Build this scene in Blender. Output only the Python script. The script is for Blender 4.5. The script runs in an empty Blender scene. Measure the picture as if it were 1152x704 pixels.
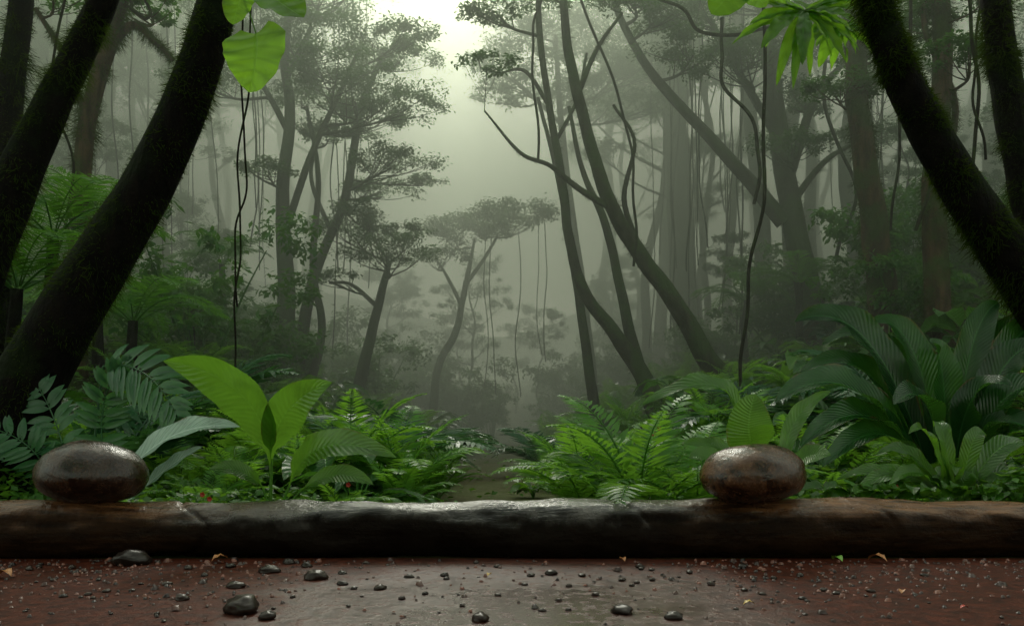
import bpy, math, random, time
import numpy as np
from mathutils import Vector, noise
T0=time.time()
rng=np.random.default_rng(11); random.seed(11)
F=998.0; H=0.45
U=rng.uniform
def P(px,py,d): return np.array([(px-576)/F*d, d, H+(480-py)/F*d])
def X(px,d): return (px-576)/F*d
def nrm(v):
    v=np.asarray(v,float); return v/np.maximum(np.linalg.norm(v,axis=-1,keepdims=True),1e-9)

scene=bpy.context.scene; COL=scene.collection
# ---------------------------------------------------------------- materials
def newmat(name):
    m=bpy.data.materials.new(name); m.use_nodes=True; nt=m.node_tree; nt.nodes.clear()
    return m,nt,nt.nodes,nt.links
def N(nt,t,**kw):
    n=nt.nodes.new(t)
    for k,v in kw.items(): setattr(n,k,v)
    return n
def math_(nt,op,a,b=None,clamp=False):
    n=nt.nodes.new('ShaderNodeMath'); n.operation=op; n.use_clamp=clamp
    for i,v in enumerate((a,b)):
        if v is None: continue
        if isinstance(v,(int,float)): n.inputs[i].default_value=v
        else: nt.links.new(v,n.inputs[i])
    return n.outputs[0]
def mixc(nt,f,a,b,mode='MIX'):
    n=nt.nodes.new('ShaderNodeMix'); n.data_type='RGBA'; n.blend_type=mode
    for s,v in ((n.inputs['Factor'],f),(n.inputs['A'],a),(n.inputs['B'],b)):
        if isinstance(v,(int,float)): s.default_value=v
        elif isinstance(v,tuple): s.default_value=(*v,1) if len(v)==3 else v
        else: nt.links.new(v,s)
    return n.outputs['Result']
def ramp(nt,f,lo,hi):
    n=nt.nodes.new('ShaderNodeMapRange'); n.inputs['From Min'].default_value=lo; n.inputs['From Max'].default_value=hi
    n.interpolation_type='SMOOTHSTEP'; nt.links.new(f,n.inputs['Value']); return n.outputs['Result']
def noise_(nt,vec,scale,detail=3,rough=.55):
    n=N(nt,'ShaderNodeTexNoise'); n.inputs['Scale'].default_value=scale; n.inputs['Detail'].default_value=detail
    n.inputs['Roughness'].default_value=rough
    if vec is not None: nt.links.new(vec,n.inputs['Vector'])
    return n.outputs['Fac']
def attr(nt,name): return N(nt,'ShaderNodeAttribute',attribute_name=name)

def leaf_mat(name,c1,c2,rough=.35,trans=.35,veins=0,tcol=(0.12,0.26,0.03),spec=.5,vs=1.0):
    m,nt,nd,lk=newmat(name)
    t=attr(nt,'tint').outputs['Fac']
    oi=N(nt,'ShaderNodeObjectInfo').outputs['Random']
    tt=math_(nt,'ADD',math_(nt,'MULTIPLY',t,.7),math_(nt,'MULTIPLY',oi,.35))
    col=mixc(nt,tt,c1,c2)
    geo=N(nt,'ShaderNodeNewGeometry')
    nz=noise_(nt,geo.outputs['Position'],9,4)
    col=mixc(nt,math_(nt,'MULTIPLY',ramp(nt,nz,.45,.75),.45),col,tuple(x*.45 for x in c1))
    bs=N(nt,'ShaderNodeBsdfPrincipled'); bs.inputs['Specular IOR Level'].default_value=spec
    rr=math_(nt,'ADD',math_(nt,'MULTIPLY',nz,.35),rough-.17); lk.new(rr,bs.inputs['Roughness'])
    tr=N(nt,'ShaderNodeBsdfTranslucent')
    tc=mixc(nt,tt,tuple(x*.6 for x in tcol),tcol)
    if veins:
        sx=N(nt,'ShaderNodeSeparateXYZ'); lk.new(attr(nt,'luv').outputs['Vector'],sx.inputs[0])
        u=sx.outputs['X']; v=math_(nt,'ABSOLUTE',sx.outputs['Y'])
        ph=math_(nt,'SUBTRACT',math_(nt,'MULTIPLY',u,veins),math_(nt,'MULTIPLY',v,veins*.13))
        w=math_(nt,'SINE',math_(nt,'MULTIPLY',ph,6.283))
        ve=ramp(nt,w,.6,1.0)
        mid=math_(nt,'SUBTRACT',1.0,ramp(nt,v,.02,.07))
        both=math_(nt,'MAXIMUM',math_(nt,'MULTIPLY',ve,.4*vs),mid)
        col=mixc(nt,math_(nt,'MULTIPLY',both,.6),col,tuple(min(1,x*2.2+.015) for x in c2))
        tc=mixc(nt,math_(nt,'MULTIPLY',math_(nt,'MAXIMUM',math_(nt,'MULTIPLY',ve,vs),mid),.5),tc,tuple(x*.4 for x in tcol))
        tc=mixc(nt,math_(nt,'MULTIPLY',ramp(nt,nz,.45,.7),.5),tc,tuple(x*.45 for x in tcol))
        ed=math_(nt,'MULTIPLY',ramp(nt,v,.86,1.0),ramp(nt,nz,.5,.62))
        col=mixc(nt,ed,col,(.10,.06,.02))
        b=N(nt,'ShaderNodeBump'); b.inputs['Strength'].default_value=.5; b.inputs['Distance'].default_value=.006*vs
        lk.new(math_(nt,'SUBTRACT',w,math_(nt,'MULTIPLY',mid,1.5)),b.inputs['Height']); lk.new(b.outputs[0],bs.inputs['Normal'])
    lk.new(col,bs.inputs['Base Color']); lk.new(tc,tr.inputs['Color'])
    mx=N(nt,'ShaderNodeMixShader'); mx.inputs[0].default_value=trans
    lk.new(bs.outputs[0],mx.inputs[1]); lk.new(tr.outputs[0],mx.inputs[2])
    o=N(nt,'ShaderNodeOutputMaterial'); lk.new(mx.outputs[0],o.inputs['Surface']); return m

def bark_mat(name,c1,c2,moss=(.03,.045,.008),mossamt=.5,scale=1.0,rough=.8,spec=.3):
    m,nt,nd,lk=newmat(name)
    tc=N(nt,'ShaderNodeTexCoord'); mp=N(nt,'ShaderNodeMapping'); mp.inputs['Scale'].default_value=(scale,scale,scale*.22)
    lk.new(tc.outputs['Object'],mp.inputs[0])
    n1=noise_(nt,mp.outputs[0],22,5,.65); n2=noise_(nt,tc.outputs['Object'],3.2*scale,4,.6); n3=noise_(nt,tc.outputs['Object'],40*scale,3)
    geo=N(nt,'ShaderNodeNewGeometry'); sx=N(nt,'ShaderNodeSeparateXYZ'); lk.new(geo.outputs['Normal'],sx.inputs[0])
    col=mixc(nt,ramp(nt,n1,.35,.68),c1,c2)
    mf=ramp(nt,math_(nt,'ADD',n2,math_(nt,'MULTIPLY',sx.outputs['Z'],.25)),.62-mossamt*.3,.75-mossamt*.25)
    mcol=mixc(nt,n3,tuple(x*.5 for x in moss),tuple(x*1.5 for x in moss))
    col=mixc(nt,mf,col,mcol)
    bs=N(nt,'ShaderNodeBsdfPrincipled'); bs.inputs['Roughness'].default_value=rough; lk.new(col,bs.inputs['Base Color']); bs.inputs['Specular IOR Level'].default_value=spec
    b=N(nt,'ShaderNodeBump'); b.inputs['Strength'].default_value=.9; b.inputs['Distance'].default_value=.03
    lk.new(math_(nt,'ADD',n1,math_(nt,'MULTIPLY',n3,.4)),b.inputs['Height']); lk.new(b.outputs[0],bs.inputs['Normal'])
    o=N(nt,'ShaderNodeOutputMaterial'); lk.new(bs.outputs[0],o.inputs['Surface']); return m

M_broad=leaf_mat('bright_broad_leaf',(.030,.11,.010),(.070,.18,.018),.20,.42,20,(.20,.44,.03),.7,.35)
M_nest=leaf_mat('nest_fern_leaf',(.006,.036,.009),(.020,.085,.016),.20,.28,34,(.10,.30,.03),.45,.25)
M_teal=leaf_mat('teal_leaf',(.014,.065,.035),(.04,.12,.06),.28,.2,14,(.07,.2,.07),.4,.5)
M_silver=leaf_mat('silver_leaf',(.22,.35,.27),(.36,.5,.4),.22,.2,18,(.25,.42,.25),.9,.5)
M_fern=leaf_mat('fern_leaf',(.032,.13,.014),(.12,.33,.04),.36,.45,0,(.32,.66,.05),.45)
M_palm=leaf_mat('palm_leaf',(.015,.075,.032),(.05,.15,.06),.28,.3,0,(.10,.28,.06),.5)
M_herb=leaf_mat('understorey_leaf',(.014,.062,.014),(.05,.16,.025),.30,.33,10,(.12,.32,.03),.35,.6)
M_cover=leaf_mat('ground_cover_leaf',(.018,.075,.010),(.07,.20,.02),.45,.38,0,(.2,.42,.03),.25)
M_shrub=leaf_mat('shrub_leaf',(.025,.105,.018),(.075,.23,.03),.55,.38,0,(.18,.42,.04),.2)
M_treefern=leaf_mat('tree_fern_leaf',(.030,.12,.016),(.08,.24,.03),.5,.42,0,(.20,.48,.04),.2)
M_crown=leaf_mat('crown_leaf',(.018,.07,.013),(.05,.15,.022),.55,.42,0,(.13,.32,.035),.2)
M_hang=leaf_mat('hanging_heart_leaf',(.05,.15,.01),(.09,.22,.02),.35,.6,5,(.34,.68,.04),.5,.8)
M_moss=leaf_mat('moss_fibre',(.010,.019,.002),(.035,.06,.006),.8,.4,0,(.10,.17,.012),.05)
M_dark=bark_mat('dark_wet_bark',(.002,.0016,.0012),(.007,.005,.0035),(.006,.011,.002),.5,1,.8,.1)
M_brown=bark_mat('brown_bark',(.028,.016,.008),(.10,.06,.030),(.035,.06,.010),.55,.8,.8,.2)
M_grey=bark_mat('grey_green_bark',(.014,.013,.007),(.038,.034,.019),(.028,.055,.010),.65,.7,.8,.2)
M_liana=bark_mat('liana_bark',(.010,.009,.005),(.028,.026,.014),(.024,.04,.008),.5,2,.8,.15)

# ---------------------------------------------------------------- mesh tools
def mkmesh(name,V,Q,mat,tint=None,luv=None,smooth=True):
    V=np.asarray(V,np.float32); Q=np.asarray(Q,np.int32)
    me=bpy.data.meshes.new(name); me.vertices.add(len(V)); me.vertices.foreach_set('co',V.ravel())
    me.loops.add(Q.size); me.loops.foreach_set('vertex_index',Q.ravel())
    me.polygons.add(len(Q)); k=Q.shape[1]
    me.polygons.foreach_set('loop_start',np.arange(0,Q.size,k,dtype=np.int32))
    try: me.polygons.foreach_set('loop_total',np.full(len(Q),k,np.int32))
    except Exception: pass
    if smooth: me.polygons.foreach_set('use_smooth',np.ones(len(Q),bool))
    me.update(calc_edges=True)
    if tint is None: tint=np.full(len(V),.5)
    a=me.attributes.new('tint','FLOAT','POINT'); a.data.foreach_set('value',np.asarray(tint,np.float32))
    if luv is not None:
        a=me.attributes.new('luv','FLOAT_VECTOR','POINT'); a.data.foreach_set('vector',np.asarray(luv,np.float32).ravel())
    me.materials.append(mat); return me
class B:
    def __init__(s): s.V=[];s.Q=[];s.T=[];s.L=[];s.n=0
    def add(s,V,Q,T=None,L=None):
        s.V.append(V); s.Q.append(np.asarray(Q)+s.n); s.n+=len(V)
        s.T.append(np.full(len(V),.5) if T is None else (np.full(len(V),T) if np.isscalar(T) else T))
        s.L.append(np.zeros((len(V),3)) if L is None else L)
    def mesh(s,name,mat,off=(0,0,0),smooth=True):
        return mkmesh(name,np.concatenate(s.V)-np.asarray(off),np.concatenate(s.Q),mat,np.concatenate(s.T),np.concatenate(s.L),smooth)
def obj(name,me,loc=(0,0,0),parent=None,**props):
    o=bpy.data.objects.new(name,me); o.location=loc; COL.objects.link(o)
    if parent: o.parent=parent
    for k,v in props.items(): o[k]=v
    return o
def thing(name,label,cat,loc,group=None):
    o=bpy.data.objects.new(name,None); o.location=[float(q) for q in loc]; o.empty_display_size=.1; COL.objects.link(o)
    o['label']=label; o['category']=cat
    if group:o['group']=group
    return o
def spline(pts,n):
    pts=np.asarray(pts,float); k=len(pts)
    if k==2: t=np.linspace(0,1,n)[:,None]; return pts[0]*(1-t)+pts[1]*t
    e=np.vstack([2*pts[0]-pts[1],pts,2*pts[-1]-pts[-2]])
    s=np.linspace(0,k-1,n); i=np.minimum(s.astype(int),k-2); f=(s-i)[:,None]
    a,b,c,d=e[i],e[i+1],e[i+2],e[i+3]
    return .5*((2*b)+(c-a)*f+(2*a-5*b+4*c-d)*f**2+(3*b-a-3*c+d)*f**3)
def tube(pts,rad,n=None,seg=8,lump=.08,wob=0,tint=.5):
    pts=np.asarray(pts,float); rad=np.asarray(rad,float)
    if n is None: n=max(4,len(pts)*5)
    C=spline(np.c_[pts,rad],n); R=np.maximum(C[:,3],.0008); C=C[:,:3]
    if wob>0:
        s=np.linspace(0,1,n)*len(pts)
        for ax in (0,1): 
            C[:,ax]+=wob*(np.sin(s*2.1+U(0,6))+.6*np.sin(s*4.7+U(0,6)))*np.minimum(1,s)
    t=nrm(np.gradient(C,axis=0)); ref=np.array([0.3,1,0.1]); 
    a=nrm(np.cross(t,ref)); b=np.cross(t,a)
    th=np.linspace(0,2*np.pi,seg,endpoint=False)
    ph=U(0,6,3); s=np.arange(n)[:,None]
    rr=R[:,None]*(1+lump*(np.sin(3*th[None]+ph[0]+s*.25)+.7*np.sin(5*th[None]+ph[1]-s*.15)+.8*np.sin(s*.9+ph[2]+th[None])))
    V=C[:,None]+rr[...,None]*(np.cos(th)[None,:,None]*a[:,None]+np.sin(th)[None,:,None]*b[:,None])
    V=V.reshape(-1,3); i=np.arange(n-1)[:,None]*seg; j=np.arange(seg)[None]; j2=(j+1)%seg
    Q=np.stack([i+j,i+j2,i+seg+j2,i+seg+j],-1).reshape(-1,4)
    return V,Q,C,R,rr
def leafquads(c,size,up=.7,ratio=.5,down=.25):
    n=len(c); az=U(0,2*np.pi,n); el=rng.normal(-down,.35,n)
    d=np.c_[np.cos(az)*np.cos(el),np.sin(az)*np.cos(el),np.sin(el)]
    up_=nrm(np.c_[rng.normal(0,1-up,n),rng.normal(0,1-up,n),np.ones(n)])
    s=nrm(np.cross(d,up_)); L=size*U(.6,1.4,n)[:,None]
    nn=np.cross(s,d)
    V=np.stack([c,c+d*L*.5+s*L*ratio*.5+nn*L*.06,c+d*L,c+d*L*.5-s*L*ratio*.5+nn*L*.06],1).reshape(-1,3)
    return V,np.arange(4*n).reshape(-1,4)
def blade(p0,p1,p2,w,nh=(0,-.5,1),fold=.25,n=18,m=7,prof='broad',wav=.03,T=.5,lobes=0):
    p0,p1,p2=map(np.asarray,(p0,p1,p2)); s=np.linspace(0,1,n)[:,None]
    C=(1-s)**2*p0+2*s*(1-s)*p1+s*s*p2; t=nrm(np.gradient(C,axis=0))
    side=nrm(np.cross(t,np.asarray(nh,float))); nn=np.cross(side,t)
    s1=s[:,0]
    if prof=='broad': W=np.where(s1<.12,.05+.25*(s1/.12)**2, np.sin(np.pi*np.clip((s1-.02)/.98,0,1)**.95)**.8)
    elif prof=='strap': W=(np.clip(s1/.45,0,1)**.7*.85+.12)*np.clip((1-s1)/.4,0,1)**.6
    elif prof=='lance': W=np.sin(np.pi*np.clip(s1,0,1)**.8)**.9
    elif prof=='heart': W=np.clip((s1+.04)/.24,0,1)**.45*(1-s1**2.6)**.65
    W=np.maximum(W,.015)*w*.5
    v=np.linspace(-1,1,m)
    L=math.dist(p0,p2)
    wv=wav*L*np.sin(s*23+U(0,6)+v[None]*1.2)*np.abs(v)[None]**2
    V=C[:,None]+side[:,None]*(W[:,None]*v[None])[...,None]+nn[:,None]*((fold*W[:,None]*(np.abs(v)[None]**1.3))+wv*(W[:,None]/(w*.5+1e-6)))[...,None]
    if prof=='heart':
        V=V-t[:,None]*(np.clip(1-s/.35,0,1)**1.5*np.abs(v)[None]**1.5*w*.13)[...,None]
    V=V.reshape(-1,3); i=np.arange(n-1)[:,None]*m; j=np.arange(m-1)[None]
    Q=np.stack([i+j,i+j+1,i+m+j+1,i+m+j],-1).reshape(-1,4)
    luv=np.stack([np.repeat(s1,m),np.tile(v,n),np.zeros(n*m)],-1)
    return V,Q,T,luv
def frond(bb,p0,p1,p2,w,npin,nh=(0,-.7,.7),T=.5,droop=.25,pw=.55):
    p0,p1,p2=map(np.asarray,(p0,p1,p2)); s=np.linspace(0,1,24)[:,None]
    C=(1-s)**2*p0+2*s*(1-s)*p1+s*s*p2; t=nrm(np.gradient(C,axis=0)); L=np.linalg.norm(np.diff(C,axis=0),axis=1).sum()
    v,q,_,_,_=tube(C[::4],np.linspace(.004,.0012,6),20,5,0); bb.add(v,q,.9)
    side=nrm(np.cross(t,np.asarray(nh,float))); nn=np.cross(side,t)
    for u in np.linspace(.12,.99,npin):
        k=int(u*23); c=C[k]; ww=w*.5*(math.sin(math.pi*min(1,u*.93+.06)**.8)**.7+.05)
        for sg in (-1,1):
            d=nrm(side[k]*sg+t[k]*(.35+.6*u)+rng.normal(0,.04,3)-np.array([0,0,droop*.5])); e=c+d*ww
            bb.add(*blade(c,(c+e)/2+nn[k]*ww*.12,e-np.array([0,0,ww*droop*.4]),L/npin*pw*1.7,nn[k],.25,7,3,'lance',0,float(np.clip(T+U(-.2,.2),0,1))))

# ---------------------------------------------------------------- terrain
def hz(x,y):
    x=np.asarray(x,float); y=np.asarray(y,float)
    c=-.012*y; a=x-c; g=np.clip((y-3.3)/7,0,1); g=g*g*(3-2*g)
    hw=.45+.015*y
    bl=np.maximum(0,-a-hw); br=np.maximum(0,a-hw)
    z=g*(.36*bl/(1+bl*.02)+.42*br/(1+br*.012))
    z=z+np.clip(y-30,0,60)*.16
    z=z+g*(.10*np.sin(x*1.3+y*.7)+.07*np.sin(x*2.9-y*1.7))*np.clip(np.abs(a)-hw,0,1)
    return z
xs=np.concatenate([np.linspace(-90,-14,20),np.linspace(-13.5,13.5,110),np.linspace(14,90,20)])
ys=np.concatenate([np.linspace(-30,2.5,12),np.linspace(2.8,30,110),np.linspace(31,140,40)])
XX,YY=np.meshgrid(xs,ys); ZZ=hz(XX,YY)
nx,ny=len(xs),len(ys); V=np.stack([XX,YY,ZZ],-1).reshape(-1,3)
i=np.arange(ny-1)[:,None]*nx; j=np.arange(nx-1)[None]
Q=np.stack([i+j,i+j+1,i+nx+j+1,i+nx+j],-1).reshape(-1,4)
m,nt,nd,lk=newmat('forest_floor')
g=N(nt,'ShaderNodeNewGeometry'); n1=noise_(nt,g.outputs['Position'],6,5,.65); n2=noise_(nt,g.outputs['Position'],1.1,3)
c=mixc(nt,ramp(nt,n1,.35,.65),(.020,.017,.006),(.07,.065,.022)); c=mixc(nt,ramp(nt,n2,.40,.6),c,(.03,.065,.010))
sx=N(nt,'ShaderNodeSeparateXYZ'); lk.new(g.outputs['Position'],sx.inputs[0])
pa=math_(nt,'SUBTRACT',1.0,ramp(nt,math_(nt,'ADD',math_(nt,'ABSOLUTE',math_(nt,'ADD',sx.outputs['X'],.1)),math_(nt,'MULTIPLY',math_(nt,'SUBTRACT',n1,.5),.8)),.25,.75))
c=mixc(nt,math_(nt,'MULTIPLY',pa,.6),c,(.12,.11,.05))
bs=N(nt,'ShaderNodeBsdfPrincipled'); bs.inputs['Roughness'].default_value=.9; bs.inputs['Specular IOR Level'].default_value=.15; lk.new(c,bs.inputs['Base Color'])
b=N(nt,'ShaderNodeBump'); b.inputs['Distance'].default_value=.05; lk.new(n1,b.inputs['Height']); lk.new(b.outputs[0],bs.inputs['Normal'])
o=N(nt,'ShaderNodeOutputMaterial'); lk.new(bs.outputs[0],o.inputs[0]); M_floor=m
obj('ground',mkmesh('ground',V,Q,M_floor),kind='structure')

# wet foreground ground
m,nt,nd,lk=newmat('wet_red_mud')
g=N(nt,'ShaderNodeNewGeometry'); pos=g.outputs['Position']
nA=noise_(nt,pos,3.0,3,.55); nB=noise_(nt,pos,26,5,.6); nC=noise_(nt,pos,110,3,.6); nD=noise_(nt,pos,7,3,.6)
sx=N(nt,'ShaderNodeSeparateXYZ'); lk.new(pos,sx.inputs[0])
ax=math_(nt,'ABSOLUTE',math_(nt,'ADD',sx.outputs['X'],.0))
pud=math_(nt,'SUBTRACT',1.0,ramp(nt,math_(nt,'ADD',ax,math_(nt,'MULTIPLY',math_(nt,'SUBTRACT',nA,.5),.7)),.10,.80))
pud=math_(nt,'MULTIPLY',pud,math_(nt,'SUBTRACT',1.0,math_(nt,'MULTIPLY',ramp(nt,math_(nt,'ADD',sx.outputs['Y'],math_(nt,'MULTIPLY',nA,.3)),2.45,3.0),.7)))
dry=math_(nt,'MULTIPLY',ramp(nt,nB,.56,.64),.55)
wet=math_(nt,'MULTIPLY',pud,math_(nt,'SUBTRACT',1.0,dry))
c=mixc(nt,ramp(nt,nB,.3,.7),(.024,.0050,.0026),(.085,.019,.009))
c=mixc(nt,math_(nt,'MULTIPLY',wet,.5),c,(.034,.013,.008))
vo=N(nt,'ShaderNodeTexVoronoi'); vo.inputs['Scale'].default_value=38; lk.new(pos,vo.inputs['Vector'])
sp=math_(nt,'MULTIPLY',math_(nt,'SUBTRACT',1.0,ramp(nt,vo.outputs['Distance'],.10,.2)),ramp(nt,noise_(nt,pos,9,2),.45,.55))
c=mixc(nt,math_(nt,'MULTIPLY',sp,.6),c,(.17,.06,.04))
bs=N(nt,'ShaderNodeBsdfPrincipled'); lk.new(c,bs.inputs['Base Color'])
r=math_(nt,'ADD',.44,math_(nt,'MULTIPLY',nB,.2)); r=math_(nt,'SUBTRACT',r,math_(nt,'MULTIPLY',wet,.30),True); lk.new(r,bs.inputs['Roughness'])
lk.new(math_(nt,'ADD',.10,math_(nt,'MULTIPLY',wet,1.1)),bs.inputs['Specular IOR Level'])
b=N(nt,'ShaderNodeBump'); b.inputs['Strength'].default_value=.8; b.inputs['Distance'].default_value=.006
lk.new(math_(nt,'MULTIPLY',math_(nt,'ADD',nB,math_(nt,'MULTIPLY',nC,.5)),math_(nt,'SUBTRACT',1.02,wet)),b.inputs['Height']); lk.new(b.outputs[0],bs.inputs['Normal'])
o=N(nt,'ShaderNodeOutputMaterial'); lk.new(bs.outputs[0],o.inputs[0]); M_mud=m
gx=np.linspace(-7,7,60); gy=np.linspace(-3,3.0,40); XX,YY=np.meshgrid(gx,gy)
V=np.stack([XX,YY,np.full_like(XX,.006)+.002*np.sin(XX*3)*np.sin(YY*4)],-1).reshape(-1,3)
i=np.arange(39)[:,None]*60; j=np.arange(59)[None]; Q=np.stack([i+j,i+j+1,i+61+j,i+60+j],-1).reshape(-1,4)
obj('mud_ground',mkmesh('mud_ground',V,Q,M_mud),kind='structure')

# ---------------------------------------------------------------- fallen log
m,nt,nd,lk=newmat('wet_log')
tc=N(nt,'ShaderNodeTexCoord'); op=tc.outputs['Object']; sx=N(nt,'ShaderNodeSeparateXYZ'); lk.new(op,sx.inputs[0])
nA=noise_(nt,op,7,6,.65); nB=noise_(nt,op,34,4,.65); nL=noise_(nt,op,2.5,4,.7)
mp=N(nt,'ShaderNodeMapping'); mp.inputs['Scale'].default_value=(1.2,8,8); lk.new(op,mp.inputs[0]); nG=noise_(nt,mp.outputs[0],5,5,.6)
xj=math_(nt,'ADD',sx.outputs['X'],math_(nt,'MULTIPLY',math_(nt,'SUBTRACT',nL,.5),.8))
midf=math_(nt,'MULTIPLY',ramp(nt,xj,-1.35,-.75),math_(nt,'SUBTRACT',1.0,ramp(nt,xj,.35,1.15)))
cb=mixc(nt,ramp(nt,nG,.3,.7),(.040,.016,.007),(.22,.095,.038))
cg=mixc(nt,ramp(nt,nA,.35,.65),(.008,.006,.004),(.045,.030,.020))
c=mixc(nt,midf,cb,cg)
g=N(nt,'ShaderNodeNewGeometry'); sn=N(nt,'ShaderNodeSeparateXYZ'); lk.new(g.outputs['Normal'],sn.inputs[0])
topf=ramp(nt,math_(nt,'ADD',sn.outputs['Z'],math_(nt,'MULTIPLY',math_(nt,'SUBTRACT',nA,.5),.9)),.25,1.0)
c=mixc(nt,math_(nt,'MULTIPLY',math_(nt,'SUBTRACT',1.0,topf),.9),c,(.005,.0030,.0020))  # front and sides near black: shade put into the colour by normal
bs=N(nt,'ShaderNodeBsdfPrincipled'); lk.new(c,bs.inputs['Base Color'])
lk.new(math_(nt,'SUBTRACT',math_(nt,'ADD',.20,math_(nt,'MULTIPLY',ramp(nt,nA,.35,.7),.25)),math_(nt,'MULTIPLY',midf,.06)),bs.inputs['Roughness'])
lk.new(math_(nt,'ADD',.04,math_(nt,'MULTIPLY',topf,math_(nt,'ADD',.4,math_(nt,'MULTIPLY',midf,.6)))),bs.inputs['Specular IOR Level'])
b=N(nt,'ShaderNodeBump'); b.inputs['Strength'].default_value=.9; b.inputs['Distance'].default_value=.014
lk.new(math_(nt,'ADD',math_(nt,'ADD',nA,math_(nt,'MULTIPLY',nB,.4)),math_(nt,'MULTIPLY',nG,.5)),b.inputs['Height']); lk.new(b.outputs[0],bs.inputs['Normal'])
o=N(nt,'ShaderNodeOutputMaterial'); lk.new(bs.outputs[0],o.inputs[0]); M_log=m
n=520; seg=48; xl=np.linspace(-2.6,2.6,n); th=np.linspace(0,2*np.pi,seg,endpoint=False)
V=np.zeros((n,seg,3))
for a in range(n):
    x=xl[a]
    base=.099+.007*math.sin(x*2.1)+.004*math.sin(x*7)
    for k in range(seg):
        ct,st=math.cos(th[k]),math.sin(th[k])
        e=.88
        cy=math.copysign(abs(ct)**e,ct); cz=math.copysign(abs(st)**e,st)
        q=Vector((x*2.6,ct*.9,st*.9)); nzv=noise.fractal(q,1,2,3)*.011+noise.noise(Vector((x*12,ct*2.4,st*2.4)))*.004
        rr=base+nzv
        for s0,wd,dp in ((-1.08,.008,.010),(.42,.006,.006),(-2.0,.01,.008),(1.25,.008,.005)):
            rr-=dp*math.exp(-((x+.05*ct+.07*st*st-s0)/wd)**2)
        V[a,k]=(x,3.1+cy*rr*1.15,.094+cz*rr)
    V[a,:,1]+=.012*math.sin(x*1.3)
i=np.arange(n-1)[:,None]*seg; j=np.arange(seg)[None]; j2=(j+1)%seg
Q=np.stack([i+j,i+j2,i+seg+j2,i+seg+j],-1).reshape(-1,4)
V=V.reshape(-1,3); off=np.array([0,3.1,0])
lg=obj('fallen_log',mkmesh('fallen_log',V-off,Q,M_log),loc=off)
lg['label']='long low wet brown log lying across the muddy ground'; lg['category']='log'
def logtop(x): return .193+.007*math.sin(x*2.1)

# ---------------------------------------------------------------- stones
def stone_mat(name,c1,c2,c3):
    m,nt,nd,lk=newmat(name)
    tc=N(nt,'ShaderNodeTexCoord'); op=tc.outputs['Object']
    nA=noise_(nt,op,14,7,.75); nB=noise_(nt,op,90,3,.6); nC=noise_(nt,op,4,3)
    c=mixc(nt,ramp(nt,nA,.38,.62),c1,c2); c=mixc(nt,math_(nt,'MULTIPLY',ramp(nt,nC,.45,.62),.6),c,c3)
    c=mixc(nt,math_(nt,'MULTIPLY',ramp(nt,nB,.58,.66),.3),c,tuple(min(1,x*2) for x in c2))
    bs=N(nt,'ShaderNodeBsdfPrincipled'); lk.new(c,bs.inputs['Base Color']); lk.new(math_(nt,'ADD',.08,math_(nt,'MULTIPLY',ramp(nt,nA,.35,.65),.26)),bs.inputs['Roughness'])
    bs.inputs['Specular IOR Level'].default_value=.5
    b=N(nt,'ShaderNodeBump'); b.inputs['Strength'].default_value=.7; b.inputs['Distance'].default_value=.005
    lk.new(math_(nt,'ADD',math_(nt,'MULTIPLY',nA,.8),math_(nt,'MULTIPLY',nB,.5)),b.inputs['Height']); lk.new(b.outputs[0],bs.inputs['Normal'])
    o=N(nt,'ShaderNodeOutputMaterial'); lk.new(bs.outputs[0],o.inputs[0]); return m
M_stone=stone_mat('wet_dark_brown_stone',(.008,.004,.0025),(.060,.027,.014),(.016,.008,.005))
M_stone2=stone_mat('wet_tan_brown_stone',(.014,.006,.003),(.125,.054,.024),(.036,.016,.008))
def stone_mesh(name,rx,ry,rz,seed,mat,n=40,nzamp=.05,seg=56,pw=1.0):
    V=[];
    for a in range(n+1):
        ph=-math.pi/2+math.pi*a/n
        for k in range(seg):
            t=2*math.pi*k/seg; q=Vector((math.cos(ph)*math.cos(t),math.cos(ph)*math.sin(t),math.sin(ph)))
            r=1+nzamp*noise.fractal(q*1.3+Vector((seed,0,0)),1,2,3)
            z=q.z; zz=z*(1.06 if z>0 else .94)
            V.append((q.x*r*rx,q.y*r*ry,zz*r*rz))
    i=np.arange(n)[:,None]*seg; j=np.arange(seg)[None]; j2=(j+1)%seg
    Q=np.stack([i+j,i+j2,i+seg+j2,i+seg+j],-1).reshape(-1,4)
    return mkmesh(name,V,Q,mat)
for px,w,h,sd,lab,mt in ((103,.37,.222,1.3,'smooth wet dark brown boulder resting on the log',M_stone),(847,.385,.205,5.1,'smooth wet tan brown boulder resting on the log',M_stone2)):
    x=X(px,3.08)
    s=obj('boulder',stone_mesh('boulder',w/2,w*.42,h/2,sd,mt,nzamp=.055),loc=(x,3.08,logtop(x)+h/2-.020)); s['label']=lab; s['category']='stone'; s['group']='boulders on the log'
    s.rotation_euler=(0,.04 if px<500 else -.03,.3)

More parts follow.
